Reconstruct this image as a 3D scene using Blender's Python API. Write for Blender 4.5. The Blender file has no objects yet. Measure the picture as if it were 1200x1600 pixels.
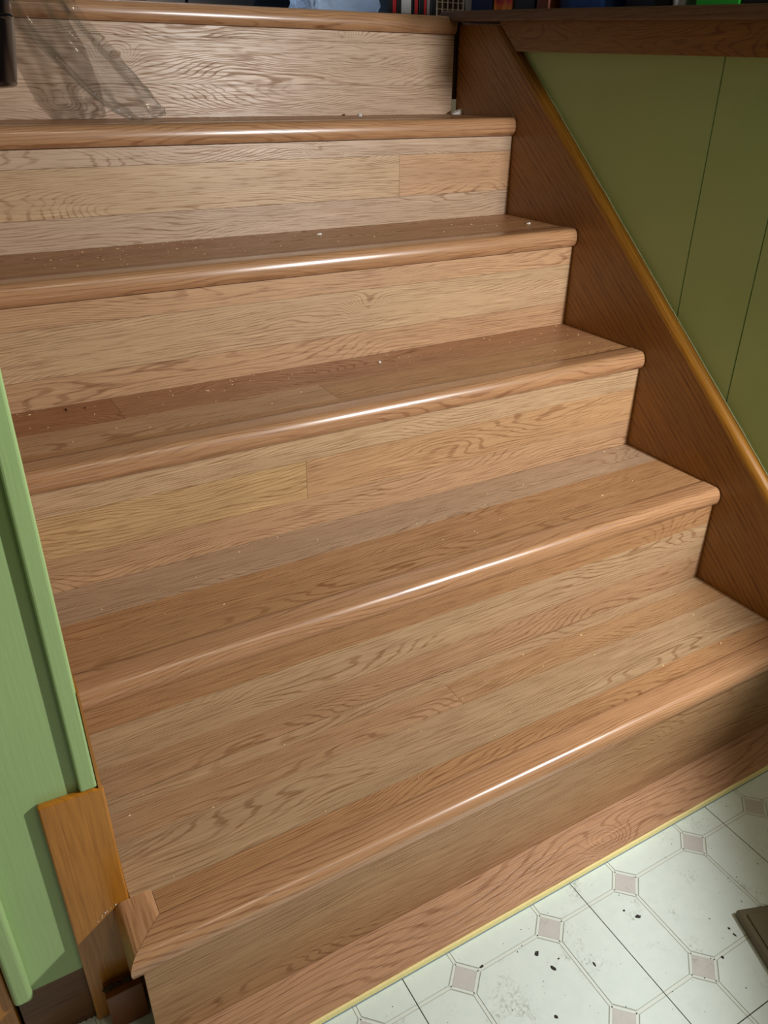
import bpy, bmesh, math, random
from mathutils import Vector, Matrix, noise as mnoise

random.seed(7)
scene = bpy.context.scene
COL = scene.collection

# ------------------------------------------------------------------ camera
CAM = Vector((-1.15337774, -0.57947212, 1.02107786))
RGT = Vector((0.86916945, -0.49443568, 0.00882138))
DWN = Vector((-0.23100817, -0.42173296, -0.87679903))
FWD = Vector((0.43724099, 0.76004912, -0.48077609))
FPX = 1235.78
cd = bpy.data.cameras.new('camera')
cam = bpy.data.objects.new('camera', cd)
COL.objects.link(cam)
cd.sensor_fit = 'HORIZONTAL'
cd.sensor_width = 36.0
cd.lens = FPX / 1200.0 * 36.0
cd.clip_start = 0.01
M = Matrix.Identity(4)
for i in range(3):
    M[i][0] = RGT[i]
    M[i][1] = -DWN[i]
    M[i][2] = -FWD[i]
    M[i][3] = CAM[i]
cam.matrix_world = M
scene.camera = cam

# ------------------------------------------------------------------ light
w = bpy.data.worlds.new('world')
scene.world = w
w.use_nodes = True
bg = w.node_tree.nodes['Background']
bg.inputs[0].default_value = (1.0, 0.84, 0.52, 1)
bg.inputs[1].default_value = 0.095


def aim(o, d):
    o.rotation_euler = Vector(d).to_track_quat('-Z', 'Y').to_euler()


# work light standing in the lower room to the right of the camera, aimed at the steps
sp = bpy.data.lights.new('work_light', 'SPOT')
sp.energy = 69
sp.color = (1.0, 0.97, 0.95)
sp.spot_size = math.radians(165)
sp.spot_blend = 0.19
sp.shadow_soft_size = 0.022
so = bpy.data.objects.new('work_light', sp)
COL.objects.link(so)
so.location = (0.035, -0.62, 1.07)
aim(so, (-0.75, 0.60, 0.30))

# ceiling lamp of the lower room, behind the camera
al = bpy.data.lights.new('ceiling_lamp', 'AREA')
al.shape = 'DISK'
al.size = 0.5
al.energy = 6
al.color = (1.0, 0.88, 0.68)
ao = bpy.data.objects.new('ceiling_lamp', al)
COL.objects.link(ao)
ao.location = (-0.5, -1.3, 2.35)
aim(ao, (0, 0, -1))

# cool skylight over the landing of the upper room
ul = bpy.data.lights.new('upper_window', 'AREA')
ul.shape = 'RECTANGLE'
ul.size = 0.9
ul.size_y = 0.4
ul.energy = 15
ul.spread = math.radians(84)
ul.color = (0.68, 0.82, 1.0)
uo = bpy.data.objects.new('upper_window', ul)
COL.objects.link(uo)
uo.location = (-0.5, 1.5, 2.4)
aim(uo, (0, 0.45, -1))

vs = scene.view_settings
vs.view_transform = 'Standard'
vs.look = 'None'
vs.gamma = 1.0
vs.use_curve_mapping = False
vs.exposure = 0.0

# ------------------------------------------------------------------ node helpers
def lin(r, g, b):
    def f(c):
        c /= 255.0
        return c / 12.92 if c <= 0.04045 else ((c + 0.055) / 1.055) ** 2.4
    return (f(r), f(g), f(b), 1.0)


class NT:
    def __init__(self, name):
        self.m = bpy.data.materials.new(name)
        self.m.use_nodes = True
        self.t = self.m.node_tree
        self.b = self.t.nodes['Principled BSDF']

    def n(self, typ, **kw):
        x = self.t.nodes.new(typ)
        for k, v in kw.items():
            setattr(x, k, v)
        return x

    def l(self, a, b):
        self.t.links.new(a, b)

    def put(self, sock, v):
        if isinstance(v, bpy.types.NodeSocket):
            self.l(v, sock)
        else:
            sock.default_value = v

    def math(self, op, a, b=0.0, c=None, clamp=False):
        x = self.n('ShaderNodeMath', operation=op, use_clamp=clamp)
        self.put(x.inputs[0], a)
        self.put(x.inputs[1], b)
        if c is not None:
            self.put(x.inputs[2], c)
        return x.outputs[0]

    def vec(self, x, y, z):
        c = self.n('ShaderNodeCombineXYZ')
        self.put(c.inputs[0], x)
        self.put(c.inputs[1], y)
        self.put(c.inputs[2], z)
        return c.outputs[0]

    def noise(self, v, scale=1.0, detail=2.0, rough=0.5):
        x = self.n('ShaderNodeTexNoise')
        self.put(x.inputs['Vector'], v)
        x.inputs['Scale'].default_value = scale
        x.inputs['Detail'].default_value = detail
        x.inputs['Roughness'].default_value = rough
        return x.outputs[0]

    def dot(self, v, k):
        x = self.n('ShaderNodeVectorMath', operation='DOT_PRODUCT')
        self.l(v, x.inputs[0])
        x.inputs[1].default_value = k
        return x.outputs['Value']

    def mix(self, f, a, b, typ='MIX'):
        x = self.n('ShaderNodeMix', data_type='RGBA', blend_type=typ)
        self.put(x.inputs[0], f)
        self.put(x.inputs[6], a)
        self.put(x.inputs[7], b)
        return x.outputs[2]

    def smooth(self, v, a, b, lo=0.0, hi=1.0):
        x = self.n('ShaderNodeMapRange', interpolation_type='SMOOTHSTEP')
        self.put(x.inputs[0], v)
        for i, q in enumerate((a, b, lo, hi)):
            x.inputs[i + 1].default_value = q
        return x.outputs[0]


def wood(name, uvec, vvec, color=None, lines=180.0, wander=11.0, ufreq=2.2, vfreq=9.0,
         dark=0.62, pore=0.5, rough=0.36, coat=0.0, bump=0.25, tint=(0.52, 0.40, 0.30), blotch=0.14):
    """oak-like grain: contour lines of a noise field, fine pores along the grain"""
    a = NT(name)
    tc = a.n('ShaderNodeTexCoord')
    oi = a.n('ShaderNodeObjectInfo')
    off = a.math('MULTIPLY', oi.outputs['Random'], 37.0)
    u = a.dot(tc.outputs['Object'], uvec)
    v = a.dot(tc.outputs['Object'], vvec)
    n1 = a.noise(a.vec(a.math('MULTIPLY_ADD', u, ufreq, off), a.math('MULTIPLY_ADD', v, vfreq, off), off), 1.0, 1.5, 0.45)
    n2 = a.noise(a.vec(a.math('MULTIPLY_ADD', u, 14.0, off), a.math('MULTIPLY_ADD', v, 120.0, off), 3.1), 1.0, 2.0, 0.5)
    # optional knot, stored per piece as (u, v, strength)
    at = a.n('ShaderNodeAttribute', attribute_type='OBJECT', attribute_name='knot')
    sx = a.n('ShaderNodeSeparateXYZ')
    a.l(at.outputs['Vector'], sx.inputs[0])
    du = a.math('DIVIDE', a.math('SUBTRACT', u, sx.outputs[0]), 0.034)
    dv = a.math('DIVIDE', a.math('SUBTRACT', v, sx.outputs[1]), 0.020)
    r2 = a.math('ADD', a.math('MULTIPLY', du, du), a.math('MULTIPLY', dv, dv))
    g = a.math('MULTIPLY', a.math('EXPONENT', a.math('MULTIPLY', r2, -1.0)), sx.outputs[2])
    h = a.math('MULTIPLY', v, lines)
    h = a.math('MULTIPLY_ADD', n1, wander * 2.0, h)
    h = a.math('MULTIPLY_ADD', n2, 0.9, h)
    h = a.math('MULTIPLY_ADD', g, 7.0, h)
    s = a.math('SINE', a.math('MULTIPLY', h, 6.2832))
    line = a.smooth(s, 0.42, 1.0)
    # lines fade in and out along the board
    fade = a.smooth(a.noise(a.vec(a.math('MULTIPLY_ADD', u, 3.0, off), a.math('MULTIPLY', v, 30.0), 9.0), 1.0, 2.0), 0.30, 0.62, 0.25, 1.0)
    line = a.math('MULTIPLY', line, fade)
    p = a.noise(a.vec(a.math('MULTIPLY_ADD', u, 18.0, off), a.math('MULTIPLY_ADD', v, 430.0, off), 1.7), 1.0, 2.0, 0.6)
    pores = a.smooth(p, 0.46, 0.70)
    kc = a.smooth(a.math('MULTIPLY', g, 1.0), 0.955, 1.02, 0.0, 0.6)
    bl = a.noise(a.vec(a.math('MULTIPLY_ADD', u, 2.5, off), a.math('MULTIPLY_ADD', v, 26.0, off), 5.0), 1.0, 2.0)
    amt = a.math('MULTIPLY', line, dark)
    amt = a.math('MULTIPLY_ADD', pores, pore, amt)
    amt = a.math('ADD', amt, kc, clamp=True)
    p2 = a.noise(a.vec(a.math('MULTIPLY_ADD', u, 9.0, off), a.math('MULTIPLY_ADD', v, 330.0, off), 7.7), 1.0, 2.0, 0.6)
    pale = a.smooth(p2, 0.52, 0.74, 0.0, 0.55)
    base = oi.outputs['Color'] if color is None else color
    tone = a.math('MULTIPLY_ADD', a.math('SUBTRACT', bl, 0.5), 2 * blotch, 1.0)
    tn = a.n('ShaderNodeCombineColor')
    for i in range(3):
        a.l(tone, tn.inputs[i])
    basec = a.mix(1.0, base, tn.outputs[0], 'MULTIPLY')
    basec = a.mix(pale, basec, a.mix(1.0, basec, (1.32, 1.34, 1.36, 1), 'MULTIPLY'))
    darkc = a.mix(1.0, basec, (tint[0], tint[1], tint[2], 1), 'MULTIPLY')
    a.l(a.mix(amt, basec, darkc), a.b.inputs['Base Color'])
    a.put(a.b.inputs['Roughness'], a.math('MULTIPLY_ADD', amt, 0.25, rough))
    a.b.inputs['Coat Weight'].default_value = coat
    a.b.inputs['Coat Roughness'].default_value = 0.25
    bp = a.n('ShaderNodeBump')
    bp.inputs['Strength'].default_value = bump
    bp.inputs['Distance'].default_value = 0.0006
    a.put(bp.inputs['Height'], a.math('SUBTRACT', 1.0, amt))
    a.l(bp.outputs[0], a.b.inputs['Normal'])
    return a.m


def plain(name, rgb, rough=0.5, metallic=0.0, bump=0.0, bscale=60.0, var=0.0, emit=None, coat=0.0, spec=0.5):
    a = NT(name)
    tc = a.n('ShaderNodeTexCoord')
    nz = a.noise(tc.outputs['Object'], bscale, 3.0)
    if var:
        lo = tuple(c * (1 - var) for c in rgb[:3]) + (1,)
        hi = tuple(min(1, c * (1 + var)) for c in rgb[:3]) + (1,)
        a.l(a.mix(nz, lo, hi), a.b.inputs['Base Color'])
    else:
        a.b.inputs['Base Color'].default_value = rgb
    a.b.inputs['Roughness'].default_value = rough
    a.b.inputs['Metallic'].default_value = metallic
    a.b.inputs['Coat Weight'].default_value = coat
    a.b.inputs['Specular IOR Level'].default_value = spec
    if bump:
        bp = a.n('ShaderNodeBump')
        bp.inputs['Strength'].default_value = bump
        bp.inputs['Distance'].default_value = 0.002
        a.l(nz, bp.inputs['Height'])
        a.l(bp.outputs[0], a.b.inputs['Normal'])
    return a.m


SL = (0.0, 0.7626, 0.6468)
SLN = (1.0, -0.6468, 0.7626)
X, Y, Z = (1, 0, 0), (0, 1, 0), (0, 0, 1)
m_plank = wood('laminate_plank', X, (0, 1, 1), lines=200, wander=17, vfreq=10.5, ufreq=2.3, dark=0.66, pore=0.55)
m_nose = wood('nosing_laminate', X, (0, 1, 1), lines=140, wander=8, pore=0.4, rough=0.26, coat=0.8, bump=0.12)
m_ret = wood('return_laminate', Y, (1, 0, 1), lines=140, wander=5, pore=0.55, rough=0.32, coat=0.2)
m_emboss = wood('embossed_plank', X, (0, 1, 1), lines=120, wander=8, dark=0.5, pore=0.5, bump=1.0)
m_skirt = wood('varnished_oak_slope', SL, SLN, lin(146, 98, 26), lines=95, wander=3.5, ufreq=1.0, vfreq=5, dark=0.55,
               pore=0.5, rough=0.3, coat=0.3, tint=(0.42, 0.28, 0.12))
m_fascia = wood('varnished_oak_long', Y, (1, 0, 1), lin(140, 100, 38), lines=110, wander=16, ufreq=4, vfreq=14, dark=0.6,
                pore=0.4, rough=0.35, coat=0.2, tint=(0.45, 0.3, 0.16))
m_cap = wood('worn_oak_cap', Y, (1, 0, 1), lin(112, 86, 64), lines=120, wander=4, dark=0.4, pore=0.5, rough=0.45)
m_block = wood('amber_varnish_oak', Z, (1, 1, 0), lin(186, 122, 34), lines=120, wander=4, ufreq=1.5, dark=0.18, pore=0.3,
               rough=0.32, coat=0.35, tint=(0.5, 0.34, 0.14), blotch=0.3)
m_brown = wood('brown_stained_wood', X, (0, 1, 1), lin(112, 72, 34), lines=90, wander=4, dark=0.3, pore=0.4, rough=0.45, blotch=0.45)
m_shoe = plain('reddish_stained_block', lin(120, 66, 24), 0.4, var=0.15, bscale=25)
m_core = plain('fibreboard_core', lin(84, 58, 38), 0.8)
m_yellow = plain('raw_core_edge', lin(240, 226, 158), 0.7, var=0.08, bscale=150)
m_film_lip = plain('foil_underlay', lin(120, 140, 150), 0.5)


def paint(name):
    a = NT(name)
    tc = a.n('ShaderNodeTexCoord')
    mp = a.n('ShaderNodeMapping')
    mp.inputs['Scale'].default_value = (260, 260, 14)
    a.l(tc.outputs['Object'], mp.inputs[0])
    n1 = a.noise(mp.outputs[0], 1.0, 3.0)
    n2 = a.noise(tc.outputs['Object'], 7.0, 3.0)
    a.l(a.mix(n2, lin(158, 190, 126), lin(170, 200, 138)), a.b.inputs['Base Color'])
    a.b.inputs['Roughness'].default_value = 0.34
    bp = a.n('ShaderNodeBump')
    bp.inputs['Strength'].default_value = 0.22
    bp.inputs['Distance'].default_value = 0.001
    a.l(n1, bp.inputs['Height'])
    a.l(bp.outputs[0], a.b.inputs['Normal'])
    return a.m


m_green = paint('sage_green_paint')


def vinyl(name, ca, cb):
    a = NT(name)
    tc = a.n('ShaderNodeTexCoord')
    ge = a.n('ShaderNodeNewGeometry')
    n1 = a.noise(ge.outputs['Position'], 55.0, 5.0, 0.6)
    c = a.mix(n1, ca, cb)
    # scuffs and ground-in dirt
    n2 = a.noise(ge.outputs['Position'], 16.0, 6.0, 0.72)
    sc = a.smooth(n2, 0.54, 0.74, 0.0, 0.55)
    n3 = a.noise(ge.outputs['Position'], 230.0, 2.0)
    sp_ = a.smooth(n3, 0.70, 0.76, 0.0, 0.6)
    f = a.math('ADD', a.math('MULTIPLY', sc, a.smooth(n3, 0.4, 0.6)), a.math('MULTIPLY', sp_, a.smooth(n2, 0.45, 0.6)), clamp=True)
    a.l(a.mix(f, c, lin(96, 92, 76)), a.b.inputs['Base Color'])
    a.b.inputs['Roughness'].default_value = 0.42
    bp = a.n('ShaderNodeBump')
    bp.inputs['Strength'].default_value = 0.1
    bp.inputs['Distance'].default_value = 0.0008
    a.l(n1, bp.inputs['Height'])
    a.l(bp.outputs[0], a.b.inputs['Normal'])
    return a.m


m_tile = vinyl('cream_vinyl', lin(206, 222, 216), lin(224, 236, 230))
m_diam = vinyl('pinkish_grey_vinyl', lin(188, 188, 183), lin(202, 201, 196))
m_line = plain('pale_vinyl_line', lin(216, 226, 218), 0.5)
m_tbase = plain('vinyl_joint', lin(170, 176, 164), 0.6)
m_seam = plain('dirty_seam', lin(70, 64, 52), 0.8)
m_chip = plain('dark_dirt', lin(38, 30, 26), 0.7)
m_white = plain('white_scrap', lin(226, 224, 218), 0.6)
m_dust = plain('sawdust', lin(225, 196, 150), 0.8)
m_black = plain('glossy_black', lin(3, 5, 9), 0.18, spec=0.3)
m_satin = plain('satin_black', lin(12, 13, 18), 0.4)
m_bronze = plain('dark_bronze', lin(104, 96, 76), 0.4, metallic=0.1, var=0.2, bscale=30)
m_gunk = plain('old_adhesive', lin(74, 60, 40), 0.9, bump=0.8, bscale=220, var=0.6)
m_chipline = plain('bare_caulk_edge', lin(190, 184, 140), 0.7, var=0.25, bscale=60)
m_plaster = plain('upper_wall_paint', lin(96, 88, 78), 0.8)

# ------------------------------------------------------------------ object helpers
WLOC = {}


def tag(o, label=None, cat=None, group=None, kind=None):
    if label:
        o['label'] = label
    if cat:
        o['category'] = cat
    if group:
        o['group'] = group
    if kind:
        o['kind'] = kind
    return o


def link(o, loc, parent):
    COL.objects.link(o)
    loc = Vector(loc)
    WLOC[o.name] = loc
    if parent is not None:
        o.parent = parent
        o.location = loc - WLOC[parent.name]
    else:
        o.location = loc
    return o


def empty(name, loc):
    return link(bpy.data.objects.new(name, None), loc, None)


def mesh_obj(name, verts, faces, mat, parent=None, smooth=False, color=None, origin=None, bevel=0.0, segs=2, mats=None, fmat=None):
    """verts in world space; origin defaults to the centre of the piece"""
    vs_ = [Vector(q) for q in verts]
    if origin is None:
        lo = Vector([min(q[i] for q in vs_) for i in range(3)])
        hi = Vector([max(q[i] for q in vs_) for i in range(3)])
        origin = (lo + hi) / 2
        if parent is None:
            origin.z = lo.z
    origin = Vector(origin)
    me = bpy.data.meshes.new(name)
    bm = bmesh.new()
    bv = [bm.verts.new(q - origin) for q in vs_]
    for i, f in enumerate(faces):
        try:
            fc = bm.faces.new([bv[j] for j in f])
            if fmat:
                fc.material_index = fmat[i]
        except ValueError:
            pass
    bmesh.ops.recalc_face_normals(bm, faces=bm.faces[:])
    if bevel:
        bmesh.ops.bevel(bm, geom=[e for e in bm.edges if len(e.link_faces) == 2 and e.calc_face_angle(0) > 0.5],
                        offset=bevel, segments=segs, profile=0.5, affect='EDGES', clamp_overlap=True)
    for f in bm.faces:
        f.smooth = smooth
    bm.to_mesh(me)
    bm.free()
    for q in (mats or [mat]):
        me.materials.append(q)
    o = bpy.data.objects.new(name, me)
    if color is not None:
        o.color = color
    return link(o, origin, parent)


BF = [(0, 1, 3, 2), (4, 6, 7, 5), (0, 4, 5, 1), (2, 3, 7, 6), (0, 2, 6, 4), (1, 5, 7, 3)]


def box(name, x0, x1, y0, y1, z0, z1, mat, parent=None, **kw):
    v = [(x, y, z) for x in (x0, x1) for y in (y0, y1) for z in (z0, z1)]
    return mesh_obj(name, v, BF, mat, parent, **kw)


def prism(name, poly, axis, a, b, mat, parent=None, **kw):
    """extrude a polygon along an axis; poly is (y,z) for x, (x,z) for y, (x,y) for z"""
    def P(q, t):
        return {'x': (t, q[0], q[1]), 'y': (q[0], t, q[1]), 'z': (q[0], q[1], t)}[axis]
    n = len(poly)
    v = [P(q, a) for q in poly] + [P(q, b) for q in poly]
    f = [tuple(range(n)), tuple(range(2 * n - 1, n - 1, -1))]
    f += [(i, (i + 1) % n, n + (i + 1) % n, n + i) for i in range(n)]
    return mesh_obj(name, v, f, mat, parent, **kw)


def lathe(name, prof, centre, mat, parent=None, n=40, axis='z', **kw):
    v, f = [], []
    for r, z in prof:
        for i in range(n):
            t = 2 * math.pi * i / n
            if axis == 'z':
                v.append((centre[0] + r * math.cos(t), centre[1] + r * math.sin(t), centre[2] + z))
            else:
                v.append((centre[0] + z, centre[1] + r * math.cos(t), centre[2] + r * math.sin(t)))
    for k in range(len(prof) - 1):
        for i in range(n):
            j = (i + 1) % n
            f.append((k * n + i, k * n + j, (k + 1) * n + j, (k + 1) * n + i))
    return mesh_obj(name, v, f, mat, parent, smooth=True, **kw)


def at(u, v, axis, val):
    """a photograph pixel carried onto a world plane"""
    d = RGT * ((u - 600) / FPX) + DWN * ((v - 800) / FPX) + FWD
    t = (val - CAM[axis]) / d[axis]
    return CAM + d * t


# ------------------------------------------------------------------ dimensions
T, RISE = 0.224, 0.19
XL, XR = -1.115, 0.0
LX = -1.12          # stair side of the left partition
YW = 0.0785          # end face of the left partition

# ------------------------------------------------------------------ setting
floor = tag(box('floor', -3.2, 2.6, -3.0, 0.6, -0.06, -0.004, m_seam), kind='structure')

TS = 0.2826
SX0, SY0 = -0.5425, -0.3195


def octa_clip(cx, cy, x0, x1, y0, y1, h, c):
    """octagon cell of half size h with corners cut by c, clipped to the tile"""
    p = [(-h + c, -h), (h - c, -h), (h, -h + c), (h, h - c), (h - c, h), (-h + c, h), (-h, h - c), (-h, -h + c)]
    p = [(cx + a, cy + b) for a, b in p]
    for ax, val, sgn in ((0, x0, 1), (0, x1, -1), (1, y0, 1), (1, y1, -1)):
        q = []
        for i in range(len(p)):
            A, B = p[i], p[(i + 1) % len(p)]
            ia, ib = sgn * (A[ax] - val) >= -1e-9, sgn * (B[ax] - val) >= -1e-9
            if ia:
                q.append(A)
            if ia != ib:
                t = (val - A[ax]) / (B[ax] - A[ax])
                q.append((A[0] + t * (B[0] - A[0]), A[1] + t * (B[1] - A[1])))
        p = q
    return p


HS = TS / 2
DH = 0.0195          # half diagonal of the small diamond


def vinyl_tile(ix, iy):
    x0, y0 = SX0 + ix * TS, SY0 + iy * TS
    x1, y1 = x0 + TS, y0 + TS
    g = 0.0007
    t = box('tile', x0 + g, x1 - g, y0 + g, y1 - g, -0.0036, -0.0006, m_tbase, floor)
    cx, cy = [x0 + TS * .25, x0 + TS * .75], [y0 + TS * .25, y0 + TS * .75]
    gap = 0.0030
    for i in range(3):
        for j in range(3):
            px, py = x0 + i * HS, y0 + j * HS
            p = octa_clip(px, py, x0 + g, x1 - g, y0 + g, y1 - g, HS / 2 - gap, DH + 0.0015)
            prism('octagon_field', p, 'z', -0.0008, 0.0, m_tile, t)
    for a in cx:
        for b in cy:
            prism('diamond_inset', [(a - DH, b), (a, b - DH), (a + DH, b), (a, b + DH)], 'z', -0.0008, 0.0, m_diam, t)
    # raised pale lines between the fields, one network per tile
    v, f = [], []

    def strip(ax, ay, bx, by, wd):
        dx, dy = bx - ax, by - ay
        L = math.hypot(dx, dy)
        nx, ny = -dy / L * wd, dx / L * wd
        k = len(v)
        for z in (-0.0008, -0.0001):
            v.extend([(ax + nx, ay + ny, z), (ax - nx, ay - ny, z), (bx - nx, by - ny, z), (bx + nx, by + ny, z)])
        f.extend([(k + 4, k + 5, k + 6, k + 7), (k, k + 1, k + 5, k + 4), (k + 1, k + 2, k + 6, k + 5), (k + 2, k + 3, k + 7, k + 6), (k + 3, k, k + 4, k + 7)])
    wd = 0.0020
    do = DH + 0.0034
    for a in cx:
        for (s, e) in ((y0 + g, cy[0] - do), (cy[0] + do, cy[1] - do), (cy[1] + do, y1 - g)):
            strip(a, s, a, e, wd)
    for b in cy:
        for (s, e) in ((x0 + g, cx[0] - do), (cx[0] + do, cx[1] - do), (cx[1] + do, x1 - g)):
            strip(s, b, e, b, wd)
    dd = DH + 0.0027
    for a in cx:
        for b in cy:
            P = [(a - dd, b), (a, b - dd), (a + dd, b), (a, b + dd)]
            for k in range(4):
                strip(*P[k], *P[(k + 1) % 4], 0.0017)
    mesh_obj('pattern_lines', v, f, m_line, t)


for ix in range(-3, 3):
    for iy in range(-2, 2):
        if iy == 1 and ix > -2:
            continue
        vinyl_tile(ix, iy)

# right wall: green panelling under the landing edge
wr = tag(prism('wall_right', [(-0.03, 0), (1.115, 0), (1.115, 1.098), (-0.03, 1.06)], 'x', 0.026, 0.10, m_core), kind='structure')
for a, b in ((-0.03, 0.118), (0.118, 0.2615), (0.2615, 0.4015), (0.4015, 1.12)):
    prism('panel', [(a + 0.0009, 0.0), (b - 0.0009, 0.0), (b - 0.0009, 1.043 + 0.0316 * b + 0.02), (a + 0.0009, 1.043 + 0.0316 * a + 0.02)],
          'x', 0.0215, 0.026, m_green, wr, bevel=0.0009, segs=1)
tag(box('wall_front', 0.11, 2.6, -0.03, 0.05, 0, 1.06, m_green), kind='structure')
tag(prism('trim_1', [(-0.03, 1.043 - 0.001), (0.909, 1.0717), (0.978, 1.130), (0.978, 1.126), (-0.03, 1.0855)], 'x', 0.003, 0.0215, m_fascia), kind='structure')
tag(prism('trim_2', [(-0.04, 1.0855), (1.128, 1.1317), (1.150, 1.140), (1.153, 1.146), (1.147, 1.1522), (-0.04, 1.1055)], 'x', -0.028, 0.10, m_cap, bevel=0.003), kind='structure')

# upper room
uf = tag(box('floor_upper', -1.6, 3.0, 1.13, 4.2, 0.98, 1.131, m_core), kind='structure')
tag(box('floor_side', 0.10, 3.0, -0.03, 1.128, 1.055, 1.10, m_core), kind='structure')
tag(box('wall_back', -1.6, 3.0, 4.2, 4.3, 1.1, 3.4, m_plaster), kind='structure')
tag(box('wall_side', 3.0, 3.1, -0.03, 4.3, 1.05, 3.4, m_plaster), kind='structure')

# left partition end
wl = tag(box('wall_left', -1.252, LX, YW + 0.006, 1.12, 0, 2.5, m_plaster), kind='structure')
box('panel', -1.250, LX - 0.001, YW, YW + 0.006, 0.098, 2.5, m_green, wl, bevel=0.001)
tag(box('trim_3', -1.1365, -1.1185, 0.0705, YW, 0.3735, 2.5, m_green, bevel=0.003, segs=3), kind='structure')
tag(box('trim_4', -1.2545, -1.2335, 0.066, YW, 0.098, 2.5, m_green, bevel=0.0055, segs=4), kind='structure')
bl_ = tag(box('baseboard_left', -1.252, -1.176, YW + 0.0005, YW + 0.0055, 0.0, 0.098, m_brown), kind='structure')

# the stretch of wall left of the partition
tag(box('wall_far', -2.4, -1.256, 0.090, 0.15, 0.0, 2.5, m_brown), kind='structure')
tag(box('baseboard_far', -2.4, -1.256, 0.075, 0.090, 0.0, 0.175, m_block, bevel=0.003), kind='structure')

# ------------------------------------------------------------------ staircase
C_BEIGE, C_GREY, C_ORANGE = lin(199, 170, 134), lin(190, 165, 140), lin(188, 143, 100)
C_WARM, C_YEL, C_RED, C_TAN = lin(193, 156, 120), lin(203, 170, 122), lin(168, 116, 82), lin(191, 153, 112)
C_NOSE, C_BROWN = lin(186, 142, 103), lin(180, 132, 96)
stair = tag(empty('staircase', (-0.56, 0.0, 0.0)),
            'wide six-riser staircase clad in oak-look laminate with rounded nosings', 'staircase')

PROF = [(0.0, -0.006), (0.0, -0.0003), (0.0012, 0.0010), (0.010, 0.0016), (0.022, 0.0017)]
for i in range(0, 18):
    t = math.radians(90 - i * 10)
    bb = 0.0182 if t >= 0 else 0.0162
    PROF.append((0.0325 + 0.0125 * math.cos(t), -0.0167 + bb * math.sin(t)))
PROF += [(0.0, -0.0333)]
NJ = 0.034           # joint between tread boards and nosing, back from the riser


def sweep(name, A, B, mat, parent, color):
    """nosing strip between two end outlines (lists of world points)"""
    n = len(A)
    v = list(A) + list(B)
    f = [tuple(range(n)), tuple(range(2 * n - 1, n - 1, -1))]
    f += [(i, (i + 1) % n, n + (i + 1) % n, n + i) for i in range(n)]
    o = mesh_obj(name, v, f, mat, parent, color=color, smooth=True)
    for p in o.data.polygons:
        if p.loop_total > 4:
            p.use_smooth = False
    o.data.set_sharp_from_angle(angle=math.radians(50))
    return o


def jitter(c, a=0.04, g=1.0):
    k = g + random.uniform(-a, a)
    return (c[0] * k, c[1] * k, c[2] * k, 1)


# riser planks: per riser a list of (z0, z1, [(x0, x1, colour, knot)]) measured from the tread below
H = RISE - 0.0335
RISERS = {
    1: [(0.0, 0.078, [(-1.12, XR, C_TAN, None)]), (0.078, H, [(-1.12, XR, C_TAN, None)])],
    2: [(0.0, 0.055, [(XL, XR, C_WARM, None)]), (0.055, 0.118, [(XL, XR, C_BEIGE, None)]), (0.118, H, [(XL, XR, C_ORANGE, None)])],
    3: [(0.0, 0.053, [(XL, XR, C_WARM, None)]), (0.053, 0.119, [(XL, -0.703, C_YEL, None), (-0.703, XR, C_TAN, None)]), (0.119, H, [(XL, XR, C_BEIGE, None)])],
    4: [(0.0, 0.046, [(XL, XR, C_WARM, None)]), (0.046, 0.122, [(XL, XR, C_BEIGE, (-0.471, 0.66, 1.0))]), (0.122, H, [(XL, XR, C_WARM, None)])],
    5: [(0.0, 0.051, [(XL, XR, C_GREY, None)]), (0.051, 0.128, [(XL, -0.277, C_BEIGE, None), (-0.277, XR, C_WARM, None)]), (0.128, H, [(XL, XR, C_GREY, (-0.45, 0.906, 1.0))])],
    6: [(0.0, 0.058, [(XL, -0.008, C_GREY, (-0.862, 0.983, 0.8))]), (0.058, 0.137, [(XL, -0.008, C_GREY, (-0.755, 1.055, 1.1))]), (0.137, H, [(XL, -0.008, C_GREY, (-0.287, 1.095, 1.0))])],
}
# tread planks: (y0, y1, [...]) measured back from the riser face
TREADS = {
    1: [(NJ, 0.067, [(-1.0878, XR, C_ORANGE)]), (0.067, 0.150, [(-1.112, XR, C_BEIGE)]),
        (0.150, 0.200, [(-1.112, -0.591, C_WARM), (-0.591, XR, C_TAN)]), (0.200, T, [(-1.112, XR, C_BEIGE)])],
    2: [(NJ, 0.068, [(XL, XR, C_ORANGE)]), (0.068, 0.140, [(XL, XR, C_ORANGE)]), (0.140, T, [(XL, XR, C_GREY)])],
    3: [(NJ, 0.052, [(XL, XR, C_ORANGE)]), (0.052, 0.125, [(XL, -0.62, C_WARM), (-0.62, XR, C_ORANGE)]), (0.125, T, [(XL, -0.940, C_RED), (-0.940, XR, C_BROWN)])],
    4: [(NJ, 0.060, [(XL, XR, C_BROWN)]), (0.060, 0.125, [(XL, XR, C_ORANGE)]), (0.125, T, [(XL, -0.6, C_BROWN), (-0.6, XR, C_ORANGE)])],  # upper treads coloured redder and darker to carry the shallow light
    5: [(NJ, 0.070, [(XL, XR, C_BROWN)]), (0.070, 0.145, [(XL, XR, C_ORANGE)]), (0.145, T, [(XL, XR, C_BROWN)])],
}
G = 0.00025
STEP_TONE = {1: 0.85, 2: 0.89, 3: 0.96, 4: 1.0, 5: 1.08, 6: 1.12}  # board tone factor per step, darkest at the bottom, paler going up
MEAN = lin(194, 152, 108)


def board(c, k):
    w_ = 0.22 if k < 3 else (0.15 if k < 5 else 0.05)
    return jitter(tuple(c[i] * (1 - w_) + MEAN[i] * w_ for i in range(3)), 0.04, STEP_TONE[k])


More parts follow.
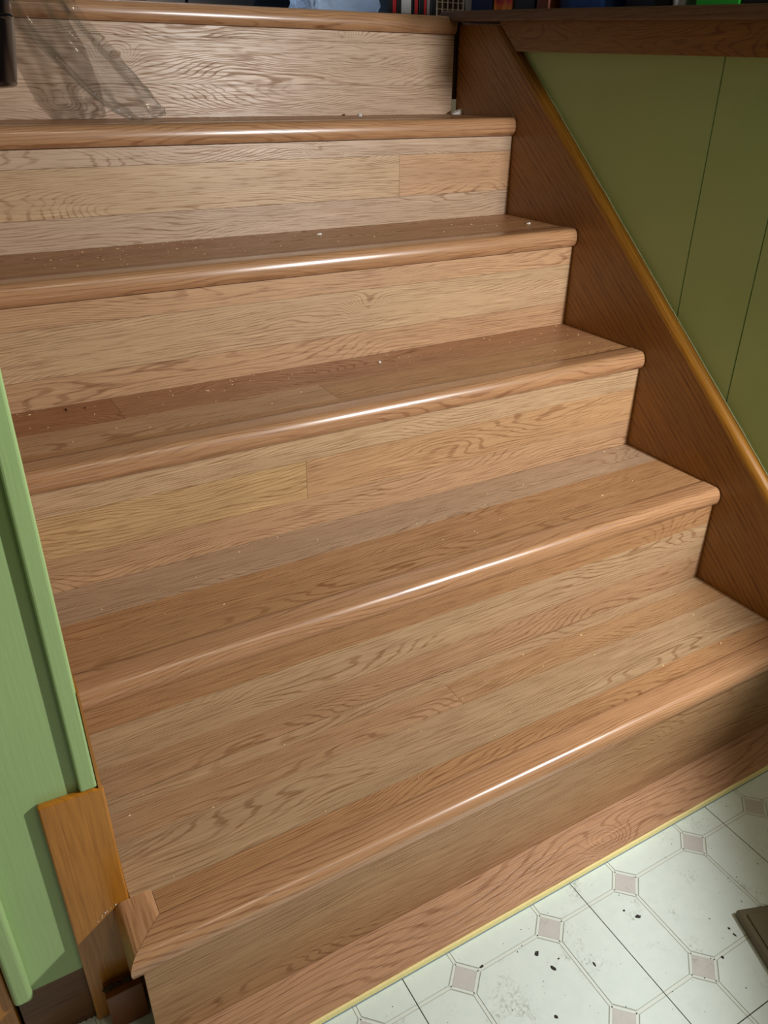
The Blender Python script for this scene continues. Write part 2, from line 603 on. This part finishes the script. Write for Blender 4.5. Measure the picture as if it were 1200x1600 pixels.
for k in range(1, 7):
    yf, zt, zb = (k - 1) * T, k * RISE, (k - 1) * RISE
    xr = -0.008 if k == 6 else XR
    xl = -1.12 if k == 1 else XL
    r = box('riser', xl + 0.001, xr - 0.001, yf + 0.008, yf + 0.02, zb, zt - 0.034, m_core, stair)
    for z0, z1, row in RISERS[k]:
        for x0, x1, c, kn in row:
            o = box('plank', x0 + G, x1 - G, yf, yf + 0.008, zb + z0 + G, zb + z1 - G, m_plank, r, color=board(c, k))
            if kn:
                w_ = WLOC[o.name]
                o['knot'] = (kn[0] - w_.x, (yf - w_.y) + kn[1] - w_.z, kn[2])
    if k < 6:
        # decking under the boards; on the lowest step it stops short of the return at the left
        t = box('tread', -1.0875 if k == 1 else xl, XR, yf + 0.0345, yf + T + 0.002, zt - 0.03, zt - 0.008, m_core, stair)
        for y0, y1, row in TREADS[k]:
            for x0, x1, c in row:
                if k == 1 and y0 > NJ and False:
                    continue
                o = box('plank', x0 + G, x1 - G, yf + y0 + (0.0012 if y0 == NJ else 0.0004), yf + y1 - 0.0003, zt - 0.008, zt, m_plank, t, color=board(c, k))
    # nosing
    ends = []
    for x in (None, xr):
        ends.append([((x if x is not None else (-1.088 - d if k == 1 else XL)), yf + NJ - d, zt + z) for d, z in PROF])
    sweep('nosing', ends[0], ends[1], m_nose, stair, jitter(C_NOSE, 0.03))
    if k == 1:
        A = [(-1.088 - d, yf + NJ - d, zt + z) for d, z in PROF]
        A = [(x_, y_ + 0.0009, z_) for x_, y_, z_ in A]
        B = [(-1.088 - d, 0.0695, zt + z) for d, z in PROF]
        tag(sweep('return_nosing', A, B, m_ret, stair, C_NOSE), 'short mitred nosing return at the free left end')

# right skirt board with rounded top edge
pts = [(-0.03, 0.0), (-0.03, 0.281), (0.943, 1.1015), (0.965, 1.1195), (1.114, 1.126), (1.114, 0.80), (0.30, 0.0)]
sk = prism('skirt_board', pts, 'x', 0.0005, 0.0213, m_skirt)
bm = bmesh.new()
bm.from_mesh(sk.data)
es = []
org = WLOC[sk.name]
for e in bm.edges:
    a, b = [q.co + org for q in e.verts]
    if abs(a.x - 0.0005) < 1e-4 and abs(b.x - 0.0005) < 1e-4 and min(a.z, b.z) > 0.2 and abs((b.z - a.z) / (b.y - a.y + 1e-9) - 0.843) < 0.05:
        es.append(e)
bmesh.ops.bevel(bm, geom=es, offset=0.017, segments=6, profile=0.55, affect='EDGES', clamp_overlap=True)
for f_ in bm.faces:
    f_.smooth = True
bm.to_mesh(sk.data)
bm.free()
sk.data.set_sharp_from_angle(angle=math.radians(40))
tag(sk, 'dark varnished oak skirt board sloping along the right ends of the steps', 'skirt board')
# chipped paint line where skirt board and green panelling meet
v, f = [], []
for i in range(70):
    y = -0.03 + 0.94 * i / 69
    z = 0.306 + 0.843 * y
    wz = 0.0012 + 0.0022 * max(0, mnoise.noise(Vector((y * 30, 2, 3)))) + 0.0008 * random.random()
    v += [(0.0190, y, z - 0.0015), (0.0190, y, z + wz), (0.0214, y, z + wz), (0.0214, y, z - 0.0015)]
for i in range(69):
    for a in range(4):
        b = (a + 1) % 4
        f.append((i * 4 + a, i * 4 + b, i * 4 + 4 + b, i * 4 + 4 + a))
f += [(0, 1, 2, 3), (276, 277, 278, 279)]
mesh_obj('chipped_paint_edge', v, f, m_chipline, sk)

def lumps(name, pts, r, n, mat, parent):
    v, f = [], []
    for _ in range(n):
        i = random.randrange(len(pts) - 1)
        t = random.random()
        c = Vector(pts[i]).lerp(Vector(pts[i + 1]), t)
        s = r * random.uniform(0.4, 1.1)
        k = len(v)
        c += Vector((random.uniform(-r, r), random.uniform(-r, r) * .5, 0))
        for dx, dy, dz in ((s, 0, 0), (0, s, 0), (-s, 0, 0), (0, -s, 0), (0, 0, s * .8), (0, 0, -s * .5)):
            v.append(c + Vector((dx * random.uniform(.6, 1.4), dy * random.uniform(.6, 1.4), dz)))
        f += [(k, k + 1, k + 4), (k + 1, k + 2, k + 4), (k + 2, k + 3, k + 4), (k + 3, k, k + 4), (k + 1, k, k + 5), (k + 2, k + 1, k + 5), (k + 3, k + 2, k + 5), (k, k + 3, k + 5)]
    return mesh_obj(name, v, f, mat, parent)


# left skirt board, only its edge shows beside the green trim
prism('skirt_board', [(YW + 0.035, 0.192), (YW + 0.035, 0.42), (0.95, 1.13), (1.1, 1.13), (1.1, 0.9)], 'x', LX + 0.0003, XL - 0.0002, m_skirt, stair)
# unpainted newel plinth at the foot of the partition
nb = prism('newel_plinth', [(-1.178, 0.001), (-1.1135, 0.001), (-1.1135, 0.3695), (-1.124, 0.3725), (-1.178, 0.3745)], 'y', 0.0700, 0.0780, m_block, stair, bevel=0.002)
tag(lumps('torn_fibres', [(-1.131, 0.0690, 0.190), (-1.127, 0.0690, 0.194), (-1.143, 0.0694, 0.184), (-1.152, 0.0694, 0.174)], 0.0010, 11, m_white, stair), kind='stuff')
tag(nb, 'bare amber wood block at the foot of the green trim')
# side strip of the plinth that runs up behind the trim
mesh_obj('plinth_strip', [(-1.1183, 0.071, 0.19), (-1.1125, 0.071, 0.19), (-1.1163, 0.071, 0.50), (-1.1183, 0.071, 0.50),
                          (-1.1183, 0.12, 0.19), (-1.1125, 0.12, 0.19), (-1.1163, 0.12, 0.50), (-1.1183, 0.12, 0.50)],
         [(0, 1, 2, 3), (7, 6, 5, 4), (0, 4, 5, 1), (1, 5, 6, 2), (2, 6, 7, 3), (3, 7, 4, 0)], m_block, stair)
# small stained block under the return, with old adhesive along its top
sb = box('shoe_block', -1.163, -1.1205, 0.048, 0.070, 0.0005, 0.066, m_shoe, stair, bevel=0.001)


tag(lumps('adhesive_crust', [(-1.162, 0.060, 0.067), (-1.124, 0.060, 0.067)], 0.0035, 60, m_gunk, stair), kind='stuff')

# ------------------------------------------------------------------ loose plank on the floor in front of the bottom riser
lp = tag(empty('floor_plank', (-0.56, -0.035, 0.0)), 'embossed oak laminate plank lying on vinyl floor against the bottom riser', 'plank')
box('board', -1.118, -0.002, -0.0655, -0.0005, 0.0108, 0.0138, m_emboss, lp, color=lin(184, 144, 110))['knot'] = (0.11, -0.012, 0.9)
tag(box('core_edge', -1.118, -0.002, -0.0682, -0.0008, 0.0014, 0.0108, m_yellow, lp, bevel=0.0005), 'pale yellow raw core edge')
box('underlay', -1.118, -0.002, -0.0690, -0.0010, 0.0002, 0.0014, m_film_lip, lp)

# ------------------------------------------------------------------ clear plastic film hanging off the landing
def film():
    a = NT('clear_film')
    out = a.t.nodes['Material Output']
    tr = a.n('ShaderNodeBsdfTransparent')
    gl = a.n('ShaderNodeBsdfGlossy')
    gl.inputs['Roughness'].default_value = 0.10
    gl.inputs['Color'].default_value = (1, 1, 1, 1)
    lw = a.n('ShaderNodeLayerWeight')
    lw.inputs[0].default_value = 0.5
    a.l(a.mix(a.smooth(lw.outputs['Facing'], 0.0, 0.5), (0.88, 0.88, 0.88, 1), (0.60, 0.60, 0.60, 1)), tr.inputs[0])
    tc = a.n('ShaderNodeTexCoord')
    nz = a.noise(tc.outputs['Object'], 70.0, 3.0)
    bp = a.n('ShaderNodeBump')
    bp.inputs['Strength'].default_value = 0.5
    bp.inputs['Distance'].default_value = 0.002
    a.l(nz, bp.inputs['Height'])
    a.l(bp.outputs[0], gl.inputs['Normal'])
    mx = a.n('ShaderNodeMixShader')
    a.put(mx.inputs[0], a.math('MULTIPLY_ADD', lw.outputs['Facing'], 0.6, 0.10, clamp=True))
    a.l(tr.outputs[0], mx.inputs[1])
    a.l(gl.outputs[0], mx.inputs[2])
    a.l(mx.outputs[0], out.inputs['Surface'])
    return a.m


m_film = film()
# centre line from the landing over the top nosing down to the tread below
CL = [(Vector((-1.00, 1.24, 1.150)), 0.075), (Vector((-0.945, 1.135, 1.156)), 0.07), (Vector((-0.895, 1.085, 1.145)), 0.060), (Vector((-0.862, 1.062, 1.10)), 0.058),
      (Vector((-0.820, 1.035, 1.045)), 0.056), (Vector((-0.785, 1.000, 0.995)), 0.050), (Vector((-0.755, 0.970, 0.962)), 0.040), (Vector((-0.742, 0.955, 0.955)), 0.024)]
NU, NV = 84, 26
v, f = [], []
for i in range(NU + 1):
    s = i / NU * (len(CL) - 1)
    k = min(int(s), len(CL) - 2)
    t = s - k
    p0, p1, p2, p3 = [CL[min(max(k + d, 0), len(CL) - 1)] for d in (-1, 0, 1, 2)]

    def cr(a, b, c, d):
        return 0.5 * ((2 * b) + (c - a) * t + (2 * a - 5 * b + 4 * c - d) * t * t + (3 * b - a - 3 * c + d) * t ** 3)
    c = cr(p0[0], p1[0], p2[0], p3[0])
    wd = cr(p0[1], p1[1], p2[1], p3[1])
    for j in range(NV + 1):
        q = j / NV * 2 - 1
        # lengthwise folds, stronger at the free end
        e = i / NU
        fold = 0.008 * math.sin(q * 4 + 1.2 * math.sin(e * 5)) + 0.0035 * math.sin(q * 10 + e * 7)
        cr_ = mnoise.noise(Vector((q * 5, e * 22, 1.3))) * (0.002 + 0.008 * e ** 4)
        n_ = Vector((0.2, -0.95, 0.25)).normalized()
        P = c + Vector((1, 0.12, 0.22)).normalized() * (q * wd * (1 + 0.08 * mnoise.noise(Vector((e * 9, 4, q))))) + n_ * (fold * min(1, e * 3 + 0.3) + cr_)
        if P.y > 1.085:
            P.z = max(P.z, 1.1440 + 0.0005 * j % 0.002)
        P.z = max(P.z, 0.9535)
        v.append(P)
for i in range(NU):
    for j in range(NV):
        a = i * (NV + 1) + j
        f.append((a, a + 1, a + NV + 2, a + NV + 1))
fo = mesh_obj('plastic_film', v, f, m_film, smooth=True)
tag(fo, 'crumpled strip of clear plastic film trailing over the top nosing', 'plastic film')

# ------------------------------------------------------------------ black fixture at the left partition
fx = tag(empty('wall_fixture', (LX + 0.0, 0.52, 0.98)), 'glossy black rounded fixture jutting in at the upper left edge', 'fixture')
PC = at(26, 126, 1, 0.52)
RAD = 0.080
cxf, zb_ = PC.x - RAD, at(14, 137, 1, 0.47).z
lathe('shade', [(0.001, 0.0), (RAD - 0.005, 0.0), (RAD - 0.001, 0.002), (RAD, 0.006), (RAD + 0.004, 0.030), (RAD + 0.0075, 0.060), (RAD + 0.0085, 0.090), (RAD + 0.006, 0.120),
                (RAD - 0.006, 0.160), (RAD * .7, 0.195), (RAD * .4, 0.218), (0.012, 0.230), (0.001, 0.231)],
      (cxf, 0.52, zb_), m_black, fx, n=56)
lathe('rib', [(RAD + .0075, 0.064), (RAD + .0092, 0.067), (RAD + .0075, 0.070), (RAD + .004, 0.067), (RAD + .0075, 0.064)], (cxf, 0.52, zb_), m_black, fx, n=56)
lathe('bracket', [(0.010, 0.0), (0.010, max(0.01, cxf - LX + 0.002))], (LX, 0.52, zb_ + 0.222), m_satin, fx, n=14, axis='x')
lathe('wall_plate', [(0.001, 0.0), (0.035, 0.0), (0.035, 0.008), (0.028, 0.012), (0.001, 0.012)], (LX + 0.0003, 0.52, zb_ + 0.222), m_satin, fx, n=30, axis='x')

# ------------------------------------------------------------------ dark plate on the floor at the right edge
A0 = at(1150, 1421, 2, 0.011)
da = Vector((0.94, -0.34, 0)).normalized()
db = Vector((-0.34, -0.94, 0)).normalized()
pl = tag(empty('metal_base', (A0.x + 0.1, A0.y - 0.12, 0.0)), 'corner of a dark bronze metal base plate on the vinyl floor', 'metal base')


def slab(name, a0, a1, b0, b1, z0, z1, mat, bev):
    v = [A0 + da * a + db * b for a in (a0, a1) for b in (b0, b1)]
    vv = [Vector((q.x, q.y, z)) for q in v for z in (z0, z1)]
    return mesh_obj(name, vv, BF, mat, pl, bevel=bev)


slab('plate', 0.0, 0.26, 0.0, 0.22, 0.001, 0.011, m_bronze, 0.003)
slab('raised_panel', 0.010, 0.25, 0.010, 0.21, 0.011, 0.0135, m_bronze, 0.0012)

# ------------------------------------------------------------------ things standing in the upper room
def near(u, v_, y):
    return at(u, v_, 1, y)


def crumple_bag():
    y = 1.34
    a, b = near(487, 10, y), near(606, 10, y)
    cx, wx = (a.x + b.x) / 2, (b.x - a.x) / 2
    v, f = [], []
    n, mrows = 46, 16
    for k in range(mrows + 1):
        h = k / mrows
        for i in range(n):
            t = 2 * math.pi * i / n
            ct, st = math.cos(t), math.sin(t)
            sx = math.copysign(abs(ct) ** 0.55, ct)
            sy = math.copysign(abs(st) ** 0.55, st)
            q = mnoise.noise(Vector((ct * 3.1, st * 3.1, h * 4))) * 0.022 + mnoise.noise(Vector((ct * 9, st * 9, h * 11))) * 0.018
            s = (1 - 0.25 * h ** 3)
            v.append((cx + sx * (wx - 0.006 + q * .5) * s, y + 0.09 + sy * (0.085 + q) * s, 1.133 + h * 0.15 * (1 + 0.25 * mnoise.noise(Vector((ct * 2, st * 2, 7))))))
    for k in range(mrows):
        for i in range(n):
            j = (i + 1) % n
            f.append((k * n + i, k * n + j, (k + 1) * n + j, (k + 1) * n + i))
    f.append(tuple(range(n)))
    a_ = NT('cloudy_plastic')
    a_.b.inputs['Base Color'].default_value = lin(210, 228, 250)
    a_.b.inputs['Roughness'].default_value = 0.22
    tl = a_.n('ShaderNodeBsdfTranslucent')
    tl.inputs[0].default_value = (0.72, 0.86, 1.0, 1)
    mx = a_.n('ShaderNodeMixShader')
    mx.inputs[0].default_value = 0.55
    a_.l(a_.b.outputs[0], mx.inputs[1])
    a_.l(tl.outputs[0], mx.inputs[2])
    a_.l(mx.outputs[0], a_.t.nodes['Material Output'].inputs['Surface'])
    tc = a_.n('ShaderNodeTexCoord')
    vo = a_.noise(tc.outputs['Object'], 60.0, 4.0)
    bp = a_.n('ShaderNodeBump')
    bp.inputs['Strength'].default_value = 1.0
    bp.inputs['Distance'].default_value = 0.01
    a_.l(vo, bp.inputs['Height'])
    a_.l(bp.outputs[0], a_.b.inputs['Normal'])
    return tag(mesh_obj('plastic_bag', v, f, a_.m, smooth=True), 'crumpled bluish clear plastic bag on the landing at the top nosing', 'plastic bag')


crumple_bag()

# low black cabinet at the left of the landing
y = 1.62
a, b = near(226, 5, y).x, near(500, 5, y).x
cb = tag(empty('black_cabinet', ((a + b) / 2, y, 1.131)), 'low glossy black cabinet on the landing left of the plastic bag', 'cabinet')
box('body', a, b, y + 0.012, y + 0.34, 1.132, 1.52, m_satin, cb, bevel=0.004)
xm = near(292, 5, y).x
for q0, q1 in ((a, xm), (xm, b)):
    box('door', q0 + 0.002, q1 - 0.002, y, y + 0.0115, 1.150, 1.515, m_black, cb, bevel=0.002)
box('plinth_rail', a + 0.01, b - 0.01, y + 0.004, y + 0.0118, 1.1325, 1.148, m_satin, cb)
a, b = near(180, 2, 1.70).x, near(208, 2, 1.70).x
tag(box('white_carton', a, b, 1.70, 1.86, 1.132, 1.33, m_white, bevel=0.003), 'pale carton standing beside the black cabinet on the landing', 'carton')['label']
a, b = near(-60, 2, 1.75).x, near(176, 2, 1.75).x
gx = tag(empty('grey_tub', ((a + b) / 2, 1.85, 1.131)), 'grey plastic tub at the far left of the landing behind the film', 'tub')
m_tub = plain('grey_plastic', lin(122, 116, 126), 0.5)
prism('body', [(a + .02, 1.75), (b - .02, 1.75), (b - .02, 2.05), (a + .02, 2.05)], 'z', 1.132, 1.36, m_tub, gx, bevel=0.01)
box('lid', a, b, 1.735, 2.065, 1.361, 1.385, m_tub, gx, bevel=0.006)

# upright black cases with red and white labels
m_red = plain('red_label', lin(196, 30, 40), 0.4)
m_lab = plain('white_label', lin(206, 212, 216), 0.5)
m_grey = plain('grey_label', lin(140, 138, 140), 0.5)
y = 1.36
CASES = [(606, 619.5, 'black case with a red band next to the plastic bag', [(613.5, 619, m_red)]),
         (620.5, 646, 'black case with a broad white label second from the plastic bag', [(627, 642, m_lab)]),
         (647, 654, 'narrow black case with a red band third from the plastic bag', [(648, 652.5, m_red)]),
         (655, 672.5, 'black case with red edge and grey label fourth from the plastic bag', [(662.5, 666, m_red), (667, 671.5, m_grey)]),
         (673.5, 682, 'plain black case nearest the lattice basket', [])]
for u0, u1, lab, bands in CASES:
    x0, x1 = near(u0, 10, y).x, near(u1, 10, y).x
    c = tag(empty('media_case', ((x0 + x1) / 2, y, 1.131)), lab, 'case', 'upright cases on the landing')
    box('cover', x0, x1, y, y + 0.13, 1.1315, 1.325, m_satin, c, bevel=0.0012)
    for p0, p1, mt in bands:
        box('label_band', near(p0, 10, y).x, near(p1, 10, y).x, y - 0.0006, y + 0.0004, 1.137, 1.30, mt, c)

# lattice basket
y = 1.50
x0, x1 = near(683, 5, y).x, near(724, 5, y).x
bk = tag(empty('lattice_basket', ((x0 + x1) / 2, y, 1.131)), 'cream lattice basket with brown lining behind the landing cap', 'basket')
m_cream = plain('cream_cane', lin(206, 190, 164), 0.6)
m_lin = plain('brown_lining', lin(96, 66, 48), 0.8)
box('lining', x0 + 0.004, x1 - 0.004, y + 0.004, y + 0.12, 1.132, 1.30, m_lin, bk)
n = 6
for i in range(n):
    x = x0 + (x1 - x0) * i / (n - 1)
    box('slat', x - 0.0014, x + 0.0014, y - 0.002, y + 0.0005, 1.132, 1.30, m_cream, bk)
for j in range(11):
    z = 1.137 + j * 0.0155
    box('slat', x0, x1, y + 0.0008, y + 0.0035, z - 0.0014, z + 0.0014, m_cream, bk)

# things standing behind the cap at the right
def behind(u, xp):
    return at(u, 5, 0, xp).y


XB = 0.16
# vase
yv = (behind(706, XB) + behind(734, XB)) / 2
vs_o = tag(empty('vase', (XB + 0.05, yv, 1.10)), 'pale grey vase with a flared side behind the end of the landing cap', 'vase')
m_vase = plain('pale_grey_ceramic', lin(168, 160, 148), 0.4)
lathe('body', [(0.001, 0.0), (0.022, 0.0), (0.026, 0.03), (0.034, 0.08), (0.040, 0.14), (0.030, 0.19), (0.020, 0.21), (0.018, 0.21), (0.028, 0.185), (0.001, 0.17)], (XB + 0.05, yv, 1.132), m_vase, vs_o)
lathe('rim', [(0.019, 0.208), (0.022, 0.211), (0.019, 0.214), (0.017, 0.211), (0.019, 0.208)], (XB + 0.05, yv, 1.132), m_vase, vs_o)


def pack(name, u0, u1, xp, h, mat, label, cat, mat2=None, dz=0.0, depth=0.10):
    ya, yb = behind(u1, xp), behind(u0, xp)
    e = tag(empty(name, (xp, (ya + yb) / 2, 1.10)), label, cat)
    zb = 1.132 if (ya + yb) / 2 > 1.128 else 1.101
    box('body', xp, xp + depth, ya, yb, zb, zb + h, mat, e, bevel=0.003)
    if mat2 is not None:
        box('front_print', xp - 0.0006, xp + 0.0002, ya + 0.004, yb - 0.004, zb + 0.006, zb + h - 0.02, mat2, e)
    return e


def fire_print():
    a = NT('flame_print')
    tc = a.n('ShaderNodeTexCoord')
    sx = a.n('ShaderNodeSeparateXYZ')
    a.l(tc.outputs['Generated'], sx.inputs[0])
    nz = a.noise(tc.outputs['Object'], 38.0, 4.0)
    r = a.n('ShaderNodeValToRGB')
    e = r.color_ramp.elements
    e[0].position, e[0].color = 0.2, lin(246, 214, 120)
    e[1].position, e[1].color = 0.8, lin(90, 10, 24)
    k = e.new(0.40)
    k.color = lin(232, 130, 30)
    k = e.new(0.58)
    k.color = lin(190, 34, 30)
    a.l(a.math('MULTIPLY_ADD', nz, 0.8, a.math('MULTIPLY_ADD', sx.outputs[2], 1.6, -0.28)), r.inputs[0])
    a.l(r.outputs[0], a.b.inputs['Base Color'])
    a.b.inputs['Roughness'].default_value = 0.35
    return a.m


m_navy = plain('navy_card', lin(22, 40, 72), 0.45)
m_navy2 = plain('dark_navy_card', lin(14, 22, 40), 0.45)
m_rust = plain('rust_brown', lin(120, 56, 26), 0.5)
m_blue = plain('blue_fabric', lin(28, 66, 128), 0.6, bump=0.4, bscale=40)
m_greenb = plain('bright_green', lin(40, 170, 50), 0.45)
m_silver = plain('silver_foil', lin(190, 194, 200), 0.3, metallic=0.5, bump=0.6, bscale=90)
pack('navy_box', 736, 769, XB, 0.20, m_navy, 'navy blue box left of the flame-printed box behind the cap', 'box')
pack('printed_box', 771, 801, XB, 0.19, m_rust, 'box printed with red and yellow flames behind the landing cap', 'box', fire_print())
pack('navy_box', 803, 834, XB, 0.22, m_navy2, 'dark navy box right of the flame-printed box behind the cap', 'box')
pack('brown_box', 838, 857, XB, 0.18, m_rust, 'narrow rust brown box beside the blue bag behind the cap', 'box')


def soft_bag(name, u0, u1, xp, h, mat, label, seed):
    ya, yb = behind(u1, xp), behind(u0, xp)
    cy, ry = (ya + yb) / 2, (yb - ya) / 2
    v, f = [], []
    n, mr = 40, 14
    for k in range(mr + 1):
        e = k / mr
        for i in range(n):
            t = 2 * math.pi * i / n
            ct, st = math.cos(t), math.sin(t)
            q = 1 + 0.10 * mnoise.noise(Vector((ct * 2, st * 2, e * 3 + seed)))
            s = (0.92 + 0.08 * math.sin(e * 3.1)) * (1 - 0.5 * max(0, e - 0.75) * 2)
            v.append((xp + 0.075 + 0.075 * math.copysign(abs(ct) ** .6, ct) * q * s, cy + ry * math.copysign(abs(st) ** .6, st) * q * s, 1.101 + h * e))
    for k in range(mr):
        for i in range(n):
            j = (i + 1) % n
            f.append((k * n + i, k * n + j, (k + 1) * n + j, (k + 1) * n + i))
    f.append(tuple(range(n)))
    f.append(tuple(range(mr * n, mr * n + n)))
    o = mesh_obj(name, v, f, mat, smooth=True)
    return tag(o, label, 'bag')


soft_bag('blue_bag', 861, 955, XB, 0.26, m_blue, 'bulging blue bag behind the cap beside the rust brown box', 1.0)
soft_bag('dark_bag', 959, 1040, XB, 0.24, m_navy2, 'dark navy bag behind the cap left of the silver pouch', 5.0)
soft_bag('silver_pouch', 1043, 1066, XB, 0.20, m_silver, 'small silver pouch between dark bag and green box behind the cap', 8.0)
pack('green_box', 1086, 1156, XB, 0.22, m_greenb, 'bright green box at the right end behind the landing cap', 'box')
pack('black_box', 1160, 1240, XB, 0.2, m_satin, 'black box at the far right behind the landing cap', 'box')

# ------------------------------------------------------------------ scraps, flecks and dust
def fleck(name, P, a, b, h, mat, label, cat, group, rot=None, n=9):
    rot = random.uniform(0, 3.1) if rot is None else rot
    top, bot = [], []
    for i in range(n):
        t = 2 * math.pi * i / n
        q = random.uniform(0.65, 1.15)
        x, y_ = a * q * math.cos(t), b * q * math.sin(t)
        c, s = math.cos(rot), math.sin(rot)
        bot.append((P.x + x * c - y_ * s, P.y + x * s + y_ * c, P.z + 0.0002))
        top.append((P.x + .8 * (x * c - y_ * s), P.y + .8 * (x * s + y_ * c), P.z + h * random.uniform(.6, 1.2)))
    v = bot + top
    f = [tuple(range(n)), tuple(range(n, 2 * n))] + [(i, (i + 1) % n, n + (i + 1) % n, n + i) for i in range(n)]
    o = mesh_obj(name, v, f, mat)
    return tag(o, label, cat, group)


FL = [(839, 1490, .0048, .0032, 'largest round dark fleck on the floor near the pale edge strip'),
      (865, 1513, .0050, .0024, 'long dark fleck on the floor below the largest round one'),
      (997, 1432, .0050, .0026, 'dark oblong fleck on the floor between two diamonds'),
      (975, 1423, .0018, .0015, 'small dark dot on the floor left of the oblong fleck'),
      (753, 1510, .0028, .0016, 'dark fleck beside the upper corner of the leftmost diamond'),
      (869, 1589, .0026, .0020, 'dark fleck at the bottom edge of the floor'),
      (929, 1507, .0036, .0012, 'curled dark sliver alone in the middle of an octagon'),
      (1129, 1496, .0026, .0017, 'dark fleck at the right corner of the lower diamond'),
      (1139, 1451, .0022, .0014, 'upper of two dark specks left of the metal base'),
      (1148, 1461, .0030, .0012, 'lower of two dark specks left of the metal base'),
      (873, 1498, .0014, .0012, 'tiny dark dot right of the largest round fleck')]
for u, v_, a, b, lab in FL:
    fleck('dirt_fleck', at(u, v_, 2, 0.0), a, b, 0.0014, m_chip, lab, 'dirt', 'dark flecks on the floor')
TZ = {k: k * RISE for k in range(1, 6)}
for u, v_, k, a, b, lab in [(103, 641, 3, .004, .0018, 'dark crumb on the reddish board at the left of the third tread'),
                            (133, 638, 3, .0022, .0014, 'smaller dark crumb on the reddish board of the third tread'),
                            (794, 341, 4, .0026, .0016, 'dark crumb in the right back corner of the fourth tread')]:
    fleck('dirt_crumb', at(u, v_, 2, TZ[k]), a, b, 0.002, m_chip, lab, 'dirt', 'crumbs on the treads')
for u, v_, k, a, b, h, lab in [(562, 182, 5, .006, .005, .006, 'white round scrap on the top tread near its middle'),
                               (499, 367, 4, .005, .0022, .003, 'curled pale chip at the back of the fourth tread'),
                               (826, 350, 4, .004, .0025, .003, 'white chip near the right end of the fourth tread'),
                               (593, 567, 3, .0034, .002, .003, 'white chip in the middle of the third tread'),
                               (1126, 1005, 1, .0038, .0011, .0012, 'pale splinter near the right end of the lowest tread'),
                               (324, 611, 3, .004, .0014, .0015, 'thin pale shaving at the back of the third tread')]:
    fleck('white_chip', at(u, v_, 2, TZ[k] + 0.0001), a, b, h, m_white if h > .002 else m_dust, lab, 'chip', 'pale chips on the treads')
P = at(716, 179, 2, TZ[5])
mesh_obj_scrap = mesh_obj('paper_scrap', [(P.x - .018, P.y - .003, .9505), (P.x + .004, P.y - .006, .9505), (P.x + .016, P.y - .004, .965), (P.x - .006, P.y + .004, .957),
                                          (P.x - .018, P.y - .0024, .9512), (P.x + .004, P.y - .0052, .9512), (P.x + .016, P.y - .0034, .9657), (P.x - .006, P.y + .0046, .9577)],
                          [(0, 1, 2, 3), (7, 6, 5, 4), (0, 4, 5, 1), (1, 5, 6, 2), (2, 6, 7, 3), (3, 7, 4, 0)], m_white)
tag(mesh_obj_scrap, 'folded white paper scrap in the right corner of the top tread', 'paper')


def specks(name, spots, mat, label, cat):
    v, f = [], []
    for (x, y_, z, s) in spots:
        k = len(v)
        r = random.uniform(0, 6.3)
        e = random.uniform(1, 2.2)
        c, sn = math.cos(r), math.sin(r)
        for dx, dy, dz in ((s * e, 0, 0), (0, s, 0), (-s * e, 0, 0), (0, -s, 0), (0, 0, s)):
            v.append((x + dx * c - dy * sn, y_ + dx * sn + dy * c, z + dz + 0.0001))
        f += [(k, k + 1, k + 4), (k + 1, k + 2, k + 4), (k + 2, k + 3, k + 4), (k + 3, k, k + 4), (k + 3, k + 2, k + 1, k)]
    o = mesh_obj(name, v, f, mat)
    return tag(o, label, cat, kind='stuff')


sp_ = []
for k, num in ((1, 40), (2, 40), (3, 80), (4, 130), (5, 26)):
    for _ in range(num):
        x = random.uniform(-1.09, -0.02)
        if k == 4 and random.random() < .5:
            x = random.gauss(-0.75, 0.14)
        q = random.random() ** (1.9 if k > 2 else 1.0)
        sp_.append((min(max(x, -1.09), -0.02), k * T - 0.004 - q * 0.16, k * RISE, random.uniform(.0006, .0015)))
specks('sawdust', sp_, m_dust, 'fine pale sawdust specks scattered over the treads', 'sawdust')
sp_ = []
for _ in range(240):
    sp_.append((random.uniform(-1.0, -0.1), random.uniform(-0.40, -0.075), 0.0, random.choice((.0003, .0004, .0005, .0008))))
specks('floor_grit', sp_, m_chip, 'fine dark grit scattered over the vinyl floor', 'grit')
lumps('adhesive_line', [(-1.215, 0.083, 0.001), (-1.168, 0.083, 0.001)], 0.004, 60, m_gunk, None)
o = bpy.data.objects['adhesive_line']
tag(o, 'dark crusty adhesive line along the floor under the brown baseboard', 'adhesive', kind='stuff')
